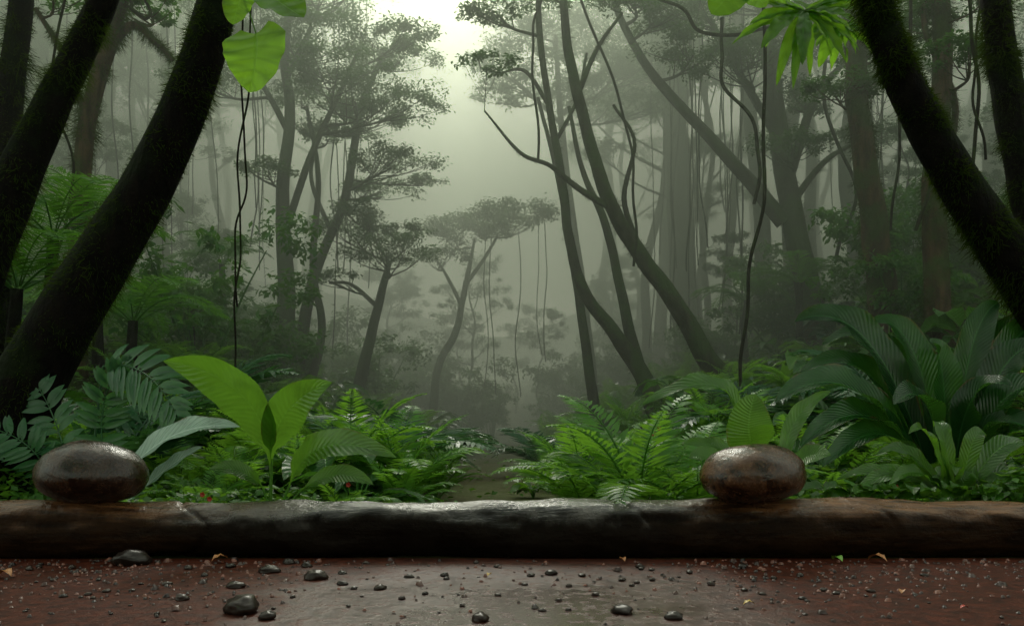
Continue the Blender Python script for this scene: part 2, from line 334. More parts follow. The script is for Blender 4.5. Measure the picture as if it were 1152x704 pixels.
# pebbles & debris
m,nt,nd,lk=newmat('dark_pebble'); tc=N(nt,'ShaderNodeTexCoord'); nA=noise_(nt,tc.outputs['Object'],4,3); oi=N(nt,'ShaderNodeObjectInfo')
c=mixc(nt,nA,(.004,.003,.003),(.028,.018,.014)); c=mixc(nt,math_(nt,'MULTIPLY',oi.outputs['Random'],.3),c,(.05,.022,.014))
bs=N(nt,'ShaderNodeBsdfPrincipled'); bs.inputs['Roughness'].default_value=.35; bs.inputs['Specular IOR Level'].default_value=.3; lk.new(c,bs.inputs['Base Color'])
o=N(nt,'ShaderNodeOutputMaterial'); lk.new(bs.outputs[0],o.inputs[0]); M_peb=m
pm=[stone_mesh('pebble',.5,.40,.24,k*3.7,M_peb,n=14,seg=20,nzamp=.28) for k in range(5)]
peb=[(150,636,42),(272,690,48),(303,646,24),(265,663,22),(355,654,26),(300,698,20),(385,660,14),(428,665,16),(540,700,24),(700,692,28),(757,699,22),(452,676,10),(205,677,14),(560,672,9),(620,648,14),(655,650,10),(500,650,12),(460,652,11),(590,660,8),(670,672,10),(385,648,11),(345,640,14),(230,650,10),(188,660,12),(700,655,10),(800,660,10),(835,640,12),(900,650,9),(640,662,8),(325,636,16),(260,640,14),(212,642,12),(720,640,10),(560,640,9),(980,668,10),(1040,650,10),(520,684,8),(610,690,9),(120,668,10),(60,655,9)]
for k in range(70): peb.append((U(0,1152),U(632,702),U(4,10)))
for k,(px,py,w) in enumerate(peb):
    d=H*F/(py-480); s=w/F*d
    o=obj('pebble',pm[k%5],loc=(X(px,d),min(d,2.93),.006+s*.12)); o.scale=(s,s,s*U(.8,1.2)); o.rotation_euler=(0,0,U(0,6))
    o['label']='small dark wet pebble on red brown mud'; o['category']='pebble'; o['group']='pebbles on the mud'
bb=B(); 
for k in range(2200):
    x=U(-2.1,2.1); y=2.95-abs(rng.normal(0,.5)); 
    if y<1.5: continue
    if abs(x)<.6 and U(0,1)<.7: continue
    s=U(.002,.0065)*(1 if U(0,1)<.9 else 1.8)
    v=np.array([[-1,-1,-.5],[1,-1,-.5],[1,1,-.5],[-1,1,-.5],[-.6,-.5,.6],[.5,-.6,.5],[.6,.5,.7],[-.5,.6,.5]])*s*U(.5,1.2,(8,3))
    a=U(0,6); ca,sa=math.cos(a),math.sin(a); v=np.c_[v[:,0]*ca-v[:,1]*sa,v[:,0]*sa+v[:,1]*ca,v[:,2]]+[x,y,.007+s*.4]
    bb.add(v,[[4,5,6,7],[0,1,5,4],[1,2,6,5],[2,3,7,6],[3,0,4,7]],U(0,1)**2)
m,nt,nd,lk=newmat('mud_crumb'); c=mixc(nt,attr(nt,'tint').outputs['Fac'],(.012,.004,.003),(.20,.065,.04))
bs=N(nt,'ShaderNodeBsdfPrincipled'); bs.inputs['Roughness'].default_value=.4; lk.new(c,bs.inputs['Base Color']); o=N(nt,'ShaderNodeOutputMaterial'); lk.new(bs.outputs[0],o.inputs[0])
g_=obj('gravel',bb.mesh('gravel',m,smooth=False),kind='stuff'); g_['label']='loose crumbs and grit scattered on the mud'
def flat_leaf_mat(name,col):
    m,nt,nd,lk=newmat(name); bs=N(nt,'ShaderNodeBsdfPrincipled'); g=N(nt,'ShaderNodeNewGeometry')
    lk.new(mixc(nt,noise_(nt,g.outputs['Position'],120,3),tuple(x*.6 for x in col),tuple(x*1.3 for x in col)),bs.inputs['Base Color']); bs.inputs['Roughness'].default_value=.45
    o=N(nt,'ShaderNodeOutputMaterial'); lk.new(bs.outputs[0],o.inputs[0]); return m
MY=flat_leaf_mat('yellow_fallen_leaf',(.5,.32,.04)); MG=flat_leaf_mat('green_fallen_leaf',(.14,.32,.03)); MO=flat_leaf_mat('orange_fallen_leaf',(.4,.16,.05)); MR=flat_leaf_mat('red_petal',(.45,.03,.015))
for px,py,w,mt,cn in ((938,633,17,MG,'green'),(843,686,14,MY,'yellow'),(6,652,22,MO,'orange'),(250,634,20,MO,'orange'),(985,634,22,MO,'orange'),(550,652,9,MY,'yellow'),(1015,672,12,MO,'orange'),(700,634,12,MO,'orange'),(1085,690,10,MR,'red')):
    d=H*F/(py-480); s=w/F*d; a=U(0,6); dv=np.array([math.cos(a),math.sin(a),.0])*s*.5
    V,Q,T,L=blade(-dv,np.array([0,0,s*.5]),dv,s*.6,(0,0,1),.3,8,5,'lance',.05)
    o=obj('fallen_leaf',mkmesh('fallen_leaf',V,Q,mt),loc=(X(px,d),d if d<2.9 else 2.9,.014)); o['label']=f'small {cn} leaf fallen on the wet mud'; o['category']='leaf'; o['group']='fallen leaves on the mud'

# ---------------------------------------------------------------- trees
def clump_pts(c,w,dp,h,n,sub,flat=.45):
    a=U(0,2*np.pi,sub); r=np.sqrt(U(0,1,sub)); z=U(-.25,.9,sub)*(1-r**2*.8)
    sc=np.c_[np.cos(a)*r*w*.5,np.sin(a)*r*dp*.5,z*h*.5]+c
    w_=U(.3,1,sub); k=rng.choice(sub,n,p=w_/w_.sum()); sr=w*.5*.34*U(.5,1.25,sub)
    q=rng.normal(0,1,(n,3)); q=q/np.linalg.norm(q,axis=1,keepdims=True)*(U(0,1,(n,1))**.5)
    pts=sc[k]+q*np.c_[sr[k],sr[k],sr[k]*flat]+rng.normal(0,.012*w,(n,3))
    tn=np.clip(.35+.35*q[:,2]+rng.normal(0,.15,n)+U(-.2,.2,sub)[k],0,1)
    return pts,sc,tn
def moss_fibres(C,R,n,ln=.03,droop=.6):
    idx=rng.integers(0,len(C)-1,n); f=U(0,1,n)[:,None]
    c=C[idx]*(1-f)+C[idx+1]*f; r=R[idx][:,None]*(.97)
    t=nrm(C[idx+1]-C[idx]); a=nrm(np.cross(t,[.3,1,.1])); b=np.cross(t,a); th=U(0,2*np.pi,n)[:,None]
    o=np.cos(th)*a+np.sin(th)*b; p=c+o*r
    clus=(np.sin(p[:,0]*31+2*np.sin(p[:,2]*7))+np.sin(p[:,2]*23+1)+np.sin(p[:,2]*6.1+3*p[:,0]))[:,None]
    L=ln*U(.4,1.3,(n,1))*np.clip(.9+.6*clus,.15,2.3)
    d=nrm(o+rng.normal(0,.5,(n,3))+[0,0,-droop]); s=nrm(np.cross(d,rng.normal(0,1,(n,3))))*.0016*U(.5,1.4,(n,1))*(ln/.03)**.5
    V=np.stack([p-s,p+s,p+d*L+s*.3,p+d*L-s*.3],1).reshape(-1,3)
    return V,np.arange(4*n).reshape(-1,4),np.repeat(U(0,1,n),4)
def tree(label,d,path,clumps=(),branches=(),mat=M_grey,seg=10,leaf=.05,dens=1.0,moss=0,mossl=.03,wob=.0,lump=.05,name='rainforest_tree',twigs=True,crownmat=None,group=None,ddz=0):
    pts=[];rad=[]
    for k,q in enumerate(path):
        dd=d+(q[3] if len(q)>3 else 0)
        pts.append(P(q[0],q[1],dd)); rad.append(q[2]/F*dd*.5)
    b0=pts[0].copy(); gz=float(hz(b0[0],b0[1]))
    if b0[2]>gz-.05:
        b1=b0+(pts[0]-pts[1])*.15; b1[2]=gz-.15; pts.insert(0,b1); rad.insert(0,rad[0]*1.35)
    root=thing(name,label,'tree',(pts[0][0],pts[0][1],gz),group); off=np.array([pts[0][0],pts[0][1],gz])
    tb=B(); V,Q,C,R,rr=tube(pts,rad,len(pts)*8,seg,lump,wob); tb.add(V,Q)
    mb=B()
    if moss:
        v,q,t=moss_fibres(C,R,moss,mossl); mb.add(v,q,t)
    for br in branches:
        bp=[P(q[0],q[1],d+(q[3] if len(q)>3 else 0)) for q in br]; brd=[q[2]/F*d*.5 for q in br]
        v,q,c2,r2,_=tube(bp,brd,len(bp)*6,6,lump,wob*.5); tb.add(v,q)
        if moss:
            v,q,t=moss_fibres(c2,r2,moss//5,mossl*.7); mb.add(v,q,t)
        C=np.vstack([C,c2]); R=np.concatenate([R,r2])
    cb=B()
    for (px,py,w,h) in clumps:
        dj=U(-.06,.06)*d; c=P(px,py,d+dj); ww=w/F*d; hh=h/F*d
        n=int(dens*min(13000,4.0*(ww*max(hh,ww*.3))/(leaf*leaf*.35))+60)
        sub=max(9,int(12+ww*7)) if ww<3 else 34
        p,sc,tn=clump_pts(c,ww,ww*.8,hh*1.15,n,sub)
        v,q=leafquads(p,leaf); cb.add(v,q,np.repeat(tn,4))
        if twigs:
            dist=np.linalg.norm(C-c,axis=1)+np.where(C[:,2]>c[2]-.15*ww,3*ww,0); k=int(np.argmin(dist)); s=C[k]
            e=c+[0,0,-hh*.25]; r0=min(R[k]*.6,.012+ww*.012)
            mpt=(s+e)/2+np.array([U(-.12,.12)*ww,U(-.1,.1)*ww,-.05*ww])
            v,q,c3,r3,_=tube([s,mpt,e],[r0,r0*.7,r0*.45],10,5,lump); tb.add(v,q)
            for sc_ in sc[::2]:
                kk=rng.integers(3,9); s2=c3[kk]
                v,q,_,_,_=tube([s2,(s2+sc_)/2+[0,0,-.04*ww],sc_],[r3[kk]*.6,r3[kk]*.4,.004],6,4,0); tb.add(v,q)
    obj('trunk',tb.mesh('trunk',mat,off),parent=root)
    if moss: obj('moss',mb.mesh('moss',M_moss,off,False),parent=root)
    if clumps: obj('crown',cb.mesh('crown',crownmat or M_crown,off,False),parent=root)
    return root

tree('dark mossy leaning trunk curving up behind the log',3.95,[(-34,610,100),(-8,520,88),(44,410,74),(110,300,64),(172,198,55),(219,92,48),(246,0,43),(268,-70,40),(290,-260,36,.3),(340,-520,32,.8)],
     mat=M_dark,seg=24,moss=18000,mossl=.024,lump=.015)
tree('dark slanting trunk draped in moss and ferns',5.2,[(-120,590,80),(-40,350,58),(14,215,48),(62,112,38),(102,30,32),(132,-60,29),(160,-300,26,.4)],
     mat=M_dark,seg=16,moss=12000,mossl=.035,lump=.03)
tree('slim mossy trunk among hanging vines',7.8,[(84,470,28),(90,240,21),(100,130,19),(122,50,17),(140,-20,16),(150,-150,14)],
     branches=[[(122,55,12),(150,28,10),(175,48,8),(195,68,5)],[(100,140,9),(70,60,7),(40,10,5)]],mat=M_brown,seg=12,moss=8000,mossl=.06,clumps=[(60,-10,110,40),(170,10,80,30)])
tree('upright dark mossy trunk at the forest edge',6.3,[(-12,470,40),(-4,250,32),(14,90,27),(30,-50,24),(35,-200,20)],mat=M_dark,seg=12,moss=9000,mossl=.06)
tree('dark mossy trunk leaning over the big fern',4.3,[(1340,640,86),(1245,450,70),(1156,318,58),(1092,228,48),(1046,150,43),(1010,76,38),(984,0,35),(962,-100,32),(930,-400,28,.5)],
     mat=M_dark,seg=24,moss=20000,mossl=.035,lump=.02)
tree('dark upright mossy trunk beside the leaning one',5.6,[(1190,520,50),(1178,320,42),(1152,195,37),(1132,95,33),(1120,0,30),(1110,-220,27)],mat=M_dark,seg=14,moss=12000,mossl=.045)
tree('brown vine-wrapped trunk on the bank',8.4,[(1062,440,36),(1054,330,28),(1052,200,24),(1060,80,21),(1056,-40,19),(1050,-220,15)],clumps=[(1110,-20,140,50),(1090,60,90,40),(1040,30,80,36)],mat=M_brown,seg=12,moss=10000,mossl=.06,
     branches=[[(1052,230,8),(1075,120,7),(1040,30,6),(1050,-60,5)],[(1050,330,7),(1040,200,6),(1066,90,5),(1045,-40,5)]])
tree('tall brown fluted trunk on the fern bank',9.3,[(1015,430,44),(992,330,33),(980,230,28),(966,120,24),(960,20,21),(955,-140,17)],clumps=[(1010,20,120,50),(985,60,90,36),(940,100,90,36)],mat=M_brown,seg=14,lump=.07,moss=9000,mossl=.06)
tree('tall forked tree with sweeping mossy limb',12.5,[(935,450,40),(910,335,29),(888,225,24),(873,120,21),(862,30,17),(848,-60,14)],
     branches=[[(882,250,19),(835,195,15),(782,137,12),(735,85,10),(702,30,8),(680,-30,6)],[(886,205,12),(915,115,9),(950,70,5)],[(872,150,10),(830,80,8),(798,20,5)],[(890,230,9),(930,180,6),(985,150,3)]],
     clumps=[(940,35,170,60),(850,-5,160,50),(1000,90,120,44),(765,12,120,36),(700,-15,130,30),(825,70,110,34),(905,110,100,36),(980,150,80,30),(780,55,110,30),(735,20,90,24),(860,55,120,40),(890,165,90,30)],mat=M_grey,moss=4000,mossl=.06)
tree('slender mossy tree leaning along its length',10.2,[(818,428,25),(800,410,24),(762,345,20),(722,290,18),(690,235,16),(667,172,14),(648,100,12),(637,40,10),(632,-40,8)],
     branches=[[(724,292,7),(702,225,6),(714,160,4),(690,118,3)],[(650,105,7),(672,55,5),(700,15,3)],[(690,235,8),(655,215,7),(618,186,5),(585,172,4),(545,125,2)]],
     clumps=[(600,-12,120,24),(700,-16,130,26),(548,72,70,16)],mat=M_grey,moss=6000,mossl=.03,lump=.06)
tree('slender dark tree bending toward the path',10.8,[(756,485,24),(728,432,20),(692,376,16),(657,327,13),(640,267,11),(632,200,10),(618,120,8),(607,40,7),(606,-30,6)],
     branches=[[(618,120,5),(590,80,4),(555,85,2)],[(625,160,5),(650,110,4),(660,60,3)]],
     clumps=[(560,12,80,18)],mat=M_grey,moss=3000,mossl=.03,lump=.06)
tree('thin straight young tree beside leaning trunks',11.8,[(674,500,14),(664,425,12),(652,340,10),(642,280,8),(628,200,6),(605,110,4)],mat=M_grey)
tree('thin dark tree crossing the leaning trunks',11.2,[(740,480,20),(714,395,14),(697,320,11),(680,250,9),(655,190,6),(640,120,4)],mat=M_grey)
tree('tall straight tree with layered leafy crown',13.2,[(316,455,26),(322,335,20),(318,220,15),(326,130,12),(320,60,10),(332,-30,8)],
     branches=[[(321,260,10),(350,175,8),(382,105,6),(402,60,4)],[(325,150,8),(295,95,6),(270,60,4)],[(322,90,7),(350,30,5)]],
     clumps=[(400,105,160,40),(345,48,150,46),(445,45,100,34),(285,55,120,46),(455,122,90,28),(350,-10,200,46),(250,-10,160,60),(300,190,70,26),(410,140,120,26),(380,75,110,30),(235,90,100,40)],mat=M_grey)
tree('bending tree with flat spreading crowns',14,[(333,440,16),(345,350,13),(360,292,11),(386,230,10),(398,170,9),(406,120,8),(432,60,5)],
     branches=[[(372,260,6),(350,200,5),(360,150,4)]],clumps=[(440,180,100,34),(445,65,100,30),(475,205,50,18),(370,150,70,26),(430,215,90,28)],mat=M_grey)
tree('tilted tree with one small round crown',14.6,[(402,445,15),(416,385,12),(430,325,9),(438,295,6)],branches=[[(425,345,6),(395,320,4),(370,318,3)]],
     clumps=[(432,285,105,40),(398,258,90,32),(372,312,60,18),(455,262,60,24),(410,240,80,26)],mat=M_grey)
tree('thin tree stem by the tall straight tree',13.6,[(348,440,11),(362,370,9),(352,300,8),(358,200,6),(345,120,4)],clumps=[(340,110,80,26)],mat=M_grey)
tree('dark twisted small tree in thick mist',20,[(488,452,10),(494,410,9),(512,375,8),(520,340,7),(528,300,5),(534,268,2.5)],branches=[[(520,345,5),(505,315,4),(490,290,2.5)],[(524,320,5),(545,290,4),(560,265,3)]],
     clumps=[(520,262,100,44),(580,243,100,44),(548,252,90,40),(500,290,60,26)],mat=M_grey,leaf=.07)
tree('tall feathery tree melting into pale mist',20,[(668,450,14),(655,330,11),(640,220,9),(630,120,7),(625,40,5)],branches=[[(632,140,5),(590,100,4),(560,80,3)],[(632,130,5),(665,90,4),(700,70,3)]],
     clumps=[(575,80,120,34),(620,45,130,34),(690,72,120,34),(650,105,100,28),(720,120,90,26),(600,12,120,30),(560,110,70,20)],mat=M_grey,leaf=.075)
tree('massive pale trunk fading in the mist',24,[(778,420,38),(768,300,30),(762,180,27),(752,60,22),(748,-40,18)],clumps=[(760,0,180,50),(730,60,120,36)],mat=M_grey,leaf=.09)

def generic(h,seed,hi,nb=9,flat=.42,hr=.38,nl=1100,lf=.13,rk=1.0,wk=1.0):
    tb=B();cb=B(); r=(h*.006+.04)*rk
    x1,x2=U(-.06,.06)*h,U(-.1,.1)*h
    pts=[(0,0,-.6),(x1*.3,0,h*.25),(x1,U(-.03,.03)*h,h*.5),((x1+x2)/2,0,h*.75),(x2,0,h)]
    v,q,C,R,_=tube(pts,[r*1.4,r,r*.8,r*.6,r*.25],30,8,.06,wob=.12*rk); tb.add(v,q)
    for k in range(nb):
        f=U(hi,1.0); i=int(f*29); s=C[i]; a=U(0,6.28); L=U(.10,.22)*h*(1.3-f*.6)*wk
        e=s+[math.cos(a)*L,math.sin(a)*L,L*U(.3,.9)]
        v,q,c3,r3,_=tube([s,(s+e)/2+[0,0,-.08*L],e],[R[i]*.5,R[i]*.35,.02*rk],8,5,.05); tb.add(v,q)
        w=U(.14,.26)*h*wk
        p,sc,tn=clump_pts(e,w,w,w*hr,nl,15,flat); v,q=leafquads(p,lf); cb.add(v,q,np.repeat(tn,4))
        for s_ in sc[::3]:
            v,q,_,_,_=tube([c3[5],s_],[r3[5]*.5,.01*rk],3,4,0); tb.add(v,q)
    return tb.mesh('trunk',M_grey),cb.mesh('crown',M_crown,smooth=False)
gen_tall=[generic(h,k,.42,10,nl=1700,lf=.11) for k,h in enumerate((15,18,21,17,20))]
gen_low=[generic(h,k,.4,11,.8,.8,900,.09,.8) for k,h in enumerate((6,7.5,5))]
gen_young=[generic(h,k,.35,12,.5,.5,800,.06,.5,1.1) for k,h in enumerate((3.2,4.2,3.6,5))]
def place_gen(x,y,lib,grp,lab,s=1.0):
    tm,cm=lib[rng.integers(len(lib))]; z=float(hz(x,y)); r=thing('rainforest_tree',lab,'tree',(x,y,z),grp)
    r.rotation_euler=(0,0,U(0,6.28)); r.scale=(s,s,s*U(.85,1.15))
    obj('trunk',tm,parent=r); obj('crown',cm,parent=r)
cnt=0
while cnt<52:
    y=U(18,46); px=U(-60,1210); x=X(px,y)
    if abs(px-530)<105+1300/y: continue
    place_gen(x,y,gen_tall,'tall trees in the mist','tall slender rainforest tree fading into mist',U(.7,1.1)); cnt+=1
for k in range(9):
    y=U(27,38); px=U(420,700); place_gen(X(px,y),y,gen_low,'low trees in the mist','small leafy tree faint in the mist',U(.5,.9))
cnt=0
while cnt<24:
    y=U(13,25); px=U(-60,1210); x=X(px,y)
    if abs(px-560)<200+900/y: continue
    place_gen(x,y,gen_young,'young trees on the banks','young leafy understorey tree on the misty slope',U(.6,1.0)); cnt+=1
for x,y,s in ((-5,-5,.9),(0,-7,1.0),(5,-5.5,.9),(-9,-9,1),(9,-8,1.1),(2.5,-11,1.2),(-3,-12,1.2),(-10,-1,1),(10.5,0,1)):  # unseen trees behind and beside the camera, added to block low sky
    place_gen(x,y,gen_tall,'unseen tall shade trees','unseen tall rainforest tree added to shade the clearing',s)
for x,y,s in ((-3.5,-4,1.2),(-1.4,-5,1.3),(.8,-4.6,1.2),(3,-4.2,1.3),(-5.5,-2.5,1.3),(5.6,-2.6,1.3),(2,-6,1.5),(-2.6,-7,1.5)):  # unseen young trees, added to shade the log front and near trunks
    place_gen(x,y,gen_young,'unseen young shade trees','unseen young leafy tree added to shade the clearing',s)

# ---------------------------------------------------------------- lianas
def liana(pts,w,lab,wb=.8):
    d=pts[0][2]; A=[P(*q) for q in pts]; off=A[-1]
    tb=B(); v,q,C,R,_=tube(A,[w/F*d*.5]*len(A),len(A)*8,6,.1,wob=w/F*d*wb); tb.add(v,q)
    o=obj('hanging_liana',tb.mesh('hanging_liana',M_liana,off),loc=off); o['label']=lab; o['category']='vine'; o['group']='lianas hanging from the trees'
L_='thin woody liana hanging from the canopy'
for q in ([(272,-30,4.6),(274,110,4.6),(276,200,4.6),(266,260,4.6),(268,345,4.6)],[(283,-30,4.9),(280,80,4.9),(268,180,4.9),(272,260,4.9),(264,330,4.9),(266,420,4.9)]): liana(q,2.4,L_)
for q,w in (([(145,-10,7.7),(150,15,7.7),(170,20,7.7),(160,-10,7.7)],4),([(870,30,9),(800,40,9),(760,5,9),(700,-15,9)],4),([(858,-10,8),(862,200,8),(838,330,8),(836,440,8)],4),
            ([(812,20,9),(815,90,9),(850,150,9),(852,230,9)],4),([(1025,-10,8),(1020,100,8),(1045,170,8),(1030,260,8)],4),([(985,-10,8.5),(1015,140,8.5),(1000,260,8.5)],3),
            ([(1090,-10,7),(1100,110,7),(1085,230,7)],4),([(1105,-10,7),(1095,90,7),(1110,180,7)],3),([(650,-10,10),(700,130,10),(716,220,10),(712,300,10)],3),([(612,-10,10),(598,60,10),(606,180,10)],3),
            ([(75,-10,7),(60,90,7),(80,200,7),(62,300,7)],3),([(930,-20,11),(930,120,11),(960,200,11),(940,290,11)],4)):
    liana(q,w,L_)
for k in range(60):
    kind=rng.integers(0,9)
    if kind==0: px,t,d,e,wd,wb=U(545,615),U(245,262),20.3,U(150,190),U(.9,1.2),.3
    else:
        px=rng.choice([U(730,840),U(730,840),U(370,420),U(930,1000),U(200,300),U(860,1080),U(60,200)]); d=U(13,22); t=-20; e=U(240,430); wd,wb=U(1.0,2.0),.9
    liana([(px,t,d),(px+U(-3,3),t+e*.35,d),(px+U(-6,6),t+e*.7,d),(px+U(-5,5),t+e,d)],wd,'faint thin liana hanging straight in mist',wb)

def leaf_thing(name,label,cat,base,leaves,mat,prof='broad',fold=.25,stem=.006,lobes=0,nh=(0,-.6,1),wav=.02,m=9,n=22,group=None):
    base=np.asarray(base,float); r=thing(name,label,cat,base,group); k=0
    for lf in leaves:
        st,ct,tp,w=lf[:4]; h=lf[4] if len(lf)>4 else nh; pr=lf[5] if len(lf)>5 else prof; mt=lf[6] if len(lf)>6 else mat
        bb=B()
        if pr=='feather': frond(bb,st,ct,tp,w,15,h,U(.2,.8))
        else: bb.add(*blade(st,ct,tp,w,h,fold,n,m,pr,wav,U(0,1),lobes))
        obj('leaf',bb.mesh('leaf',mt,base),parent=r)
        sb=B(); a=nrm(np.asarray(ct)-np.asarray(st))
        if np.linalg.norm(base-st)>.03:
            v,q,_,_,_=tube([base,(base+st)/2+[0,0,.02]+(-a)*.02,st],[stem*1.3,stem,stem*.8],8,6,0); sb.add(v,q)
            obj('stem',sb.mesh('stem',mt,base),parent=r)
    return r
d=3.6
leaf_thing('climbing_vine','bright heart-shaped leaves on a dangling vine stem','vine',P(262,-25,d),[
  (P(288,38,d),P(290,66,d-.06),P(280,104,d-.02),76/F*d,(-.15,-1,.15),'heart'),
  (P(292,-18,d),P(314,4,d-.08),P(342,20,d-.1),60/F*d,(0,-.8,.7),'heart'),
  (P(274,-12,d),P(266,8,d),P(262,28,d),38/F*d,(0,-1,.2),'heart')],M_hang,fold=.16,stem=.0035,wav=.03)
d=3.9
leaf_thing('climbing_vine','broad green leaf hanging from a canopy vine','vine',P(830,-30,d),[
  (P(828,-18,d),P(815,2,d),P(800,16,d),46/F*d,(0,-1,.2),'heart'),(P(835,-22,d),P(850,-6,d),P(862,8,d),38/F*d,(0,-1,.2),'heart')],M_hang,fold=.1,stem=.004)
for cx,cy,d,nl,Lm in ((905,12,4.7,19,95),(948,30,5.0,14,66)):
    lv=[]
    for k in range(nl):
        a=math.radians(-205+k*240/nl+U(-8,8)); L=U(.55,1)*Lm; tx=cx+L*math.cos(a); ty=cy-L*math.sin(a)*.95
        lv.append((P(cx,cy,d),P(cx+(tx-cx)*.55,cy+(ty-cy)*.35-8,d-.12),P(tx,ty,d+U(-.3,.2)),U(12,18)/F*d,(0,-.9,.5),'strap'))
    leaf_thing('epiphyte_fern','bright green rosette epiphyte hanging high in branches','plant',P(cx,cy-4,d),lv,M_hang,fold=.3,group='epiphytes in the branches')

# ---------------------------------------------------------------- hero plants behind the log
def gp(px,d): x=X(px,d); return np.array([x,d,float(hz(x,d))])
d=3.45
leaf_thing('banana_plant','bright green broad-leaved plant rising behind the log','plant',gp(304,d),[
 (P(304,522,d),P(298,420,d-.12),P(184,406,d-.2),58/F*d,(-.35,-.9,-.2)),
 (P(306,516,d),P(308,450,d-.12),P(374,430,d-.2),44/F*d,(.45,-.9,.25)),
 (P(326,545,d),P(348,474,d-.15),P(446,514,d-.25),38/F*d,(0,-.85,.5)),
 (P(296,548,d),P(270,520,d-.1),P(235,528,d-.15),22/F*d,(0,-.8,.6)),
 (P(340,550,d-.1),P(380,520,d-.15),P(420,545,d-.2),24/F*d,(0,-.8,.6))],M_broad,fold=.26,wav=.01)
d=3.75
leaf_thing('feather_palm','blue-green feathered fronds beside a boulder on the log','plant',gp(105,d),[
 (P(116,412,d),P(175,398,d-.1),P(210,492,d-.2),80/F*d,(-.3,-1,.4),'feather',M_palm),
 (P(120,540,d),P(100,430,d),P(150,402,d-.05),64/F*d,(.2,-1,.2),'feather',M_palm),
 (P(80,540,d),P(60,440,d+.1),P(20,410,d+.1),64/F*d,(0,-1,.2),'feather',M_palm),
 (P(60,540,d),P(30,480,d-.1),P(-30,480,d-.1),60/F*d,(0,-.8,.5),'feather',M_palm),
 (P(130,548,d-.35),P(185,468,d-.4),P(270,480,d-.5),34/F*d,(0,-.62,.78),'broad',M_silver),
 (P(150,560,d-.3),P(190,520,d-.4),P(228,502,d-.45),20/F*d,(0,-.7,.7),'broad',M_silver)],M_palm,fold=.3,wav=.01)
d=4.2
tips=[(894,362,56,.0,985,345),(925,388,48,.2,1010,358),(980,362,48,.1,1040,372),(1046,385,46,-.1,1066,410),(1124,340,46,.1,1085,380),(1175,392,50,-.1,1125,395),(872,452,56,-.3,965,405),(900,502,50,-.4,985,440),
      (1205,450,50,-.3,1130,415),(1140,435,44,-.3,1080,435),(900,420,48,.0,985,390),(1205,355,44,.2,1120,370),(925,525,46,-.45,1000,468),(1190,510,48,-.4,1115,450),(1160,358,42,.3,1100,385),(1005,455,50,-.45,1050,435)]
leaf_thing('bird_nest_fern','large glossy dark strap-leaved fern on the mossy bank','plant',gp(1066,d),
 [(P(1066+(tx-1066)*.10,545,d),P(cx,cy-26,d+dd*.5),P(tx,ty,d+dd),w/F*d*.82,(0,-.7,.9 if ty>380 else .6),'strap') for tx,ty,w,dd,cx,cy in tips],M_nest,fold=.45,wav=.012,n=30)
d=3.7
leaf_thing('arching_plant','pale green arching leaf plant behind the log','plant',gp(850,d),[
 (P(836,520,d),P(845,385,d-.1),P(720,456,d-.2),30/F*d,(0,-.62,.75),'strap'),
 (P(850,540,d),P(820,490,d-.1),P(765,500,d-.15),22/F*d,(0,-.7,.7),'strap'),
 (P(880,540,d),P(880,460,d+.1),P(935,440,d+.1),22/F*d,(0,-.7,.6),'strap')],M_broad,fold=.3)
d=3.45
leaf_thing('heart_leaf_plant','upright bright heart-shaped leaf beside a boulder','plant',gp(850,d),[
 (P(846,500,d),P(838,475,d-.06),P(850,443,d-.05),54/F*d,(-.1,-1,0),'heart'),
 (P(890,530,d),P(905,505,d-.1),P(935,512,d-.15),32/F*d,(0,-.8,.6),'broad'),
 (P(820,530,d),P(800,505,d),P(775,515,d-.1),26/F*d,(0,-.8,.6),'broad')],M_broad,fold=.15)
d=3.5
lv=[]
for tx,ty,w in ((985,512,30),(1022,488,30),(1050,480,26),(1110,492,30),(1160,505,40),(1150,545,40),(1000,545,34),(960,555,34),(940,540,30),(1105,550,34),(1040,552,34),(1075,535,26)):
    lv.append((P(1075+(tx-1075)*.15,555,d),P(1075+(tx-1075)*.6,min(ty,540)-28,d-.05),P(tx,ty,d+U(-.25,.1)),w*.7/F*d,(0,-.7,.8),'lance'))
leaf_thing('spathe_plant','low glossy rosette plant growing against the log','plant',gp(1078,d),lv,M_broad,fold=.3)
lv=[]
for k in range(30):
    tx=U(905,1160); lv.append((P(1050+(tx-1050)*.8,560,3.38),P(tx,U(535,548),3.36),P(tx+U(-22,22),U(548,568),3.3+U(-.08,.02)),U(16,28)/F*3.4,(0,-.5,1),'broad'))
leaf_thing('creeping_plant','small round leaves spilling over the log','plant',gp(1050,3.4),lv,M_broad,fold=.2,stem=.002)

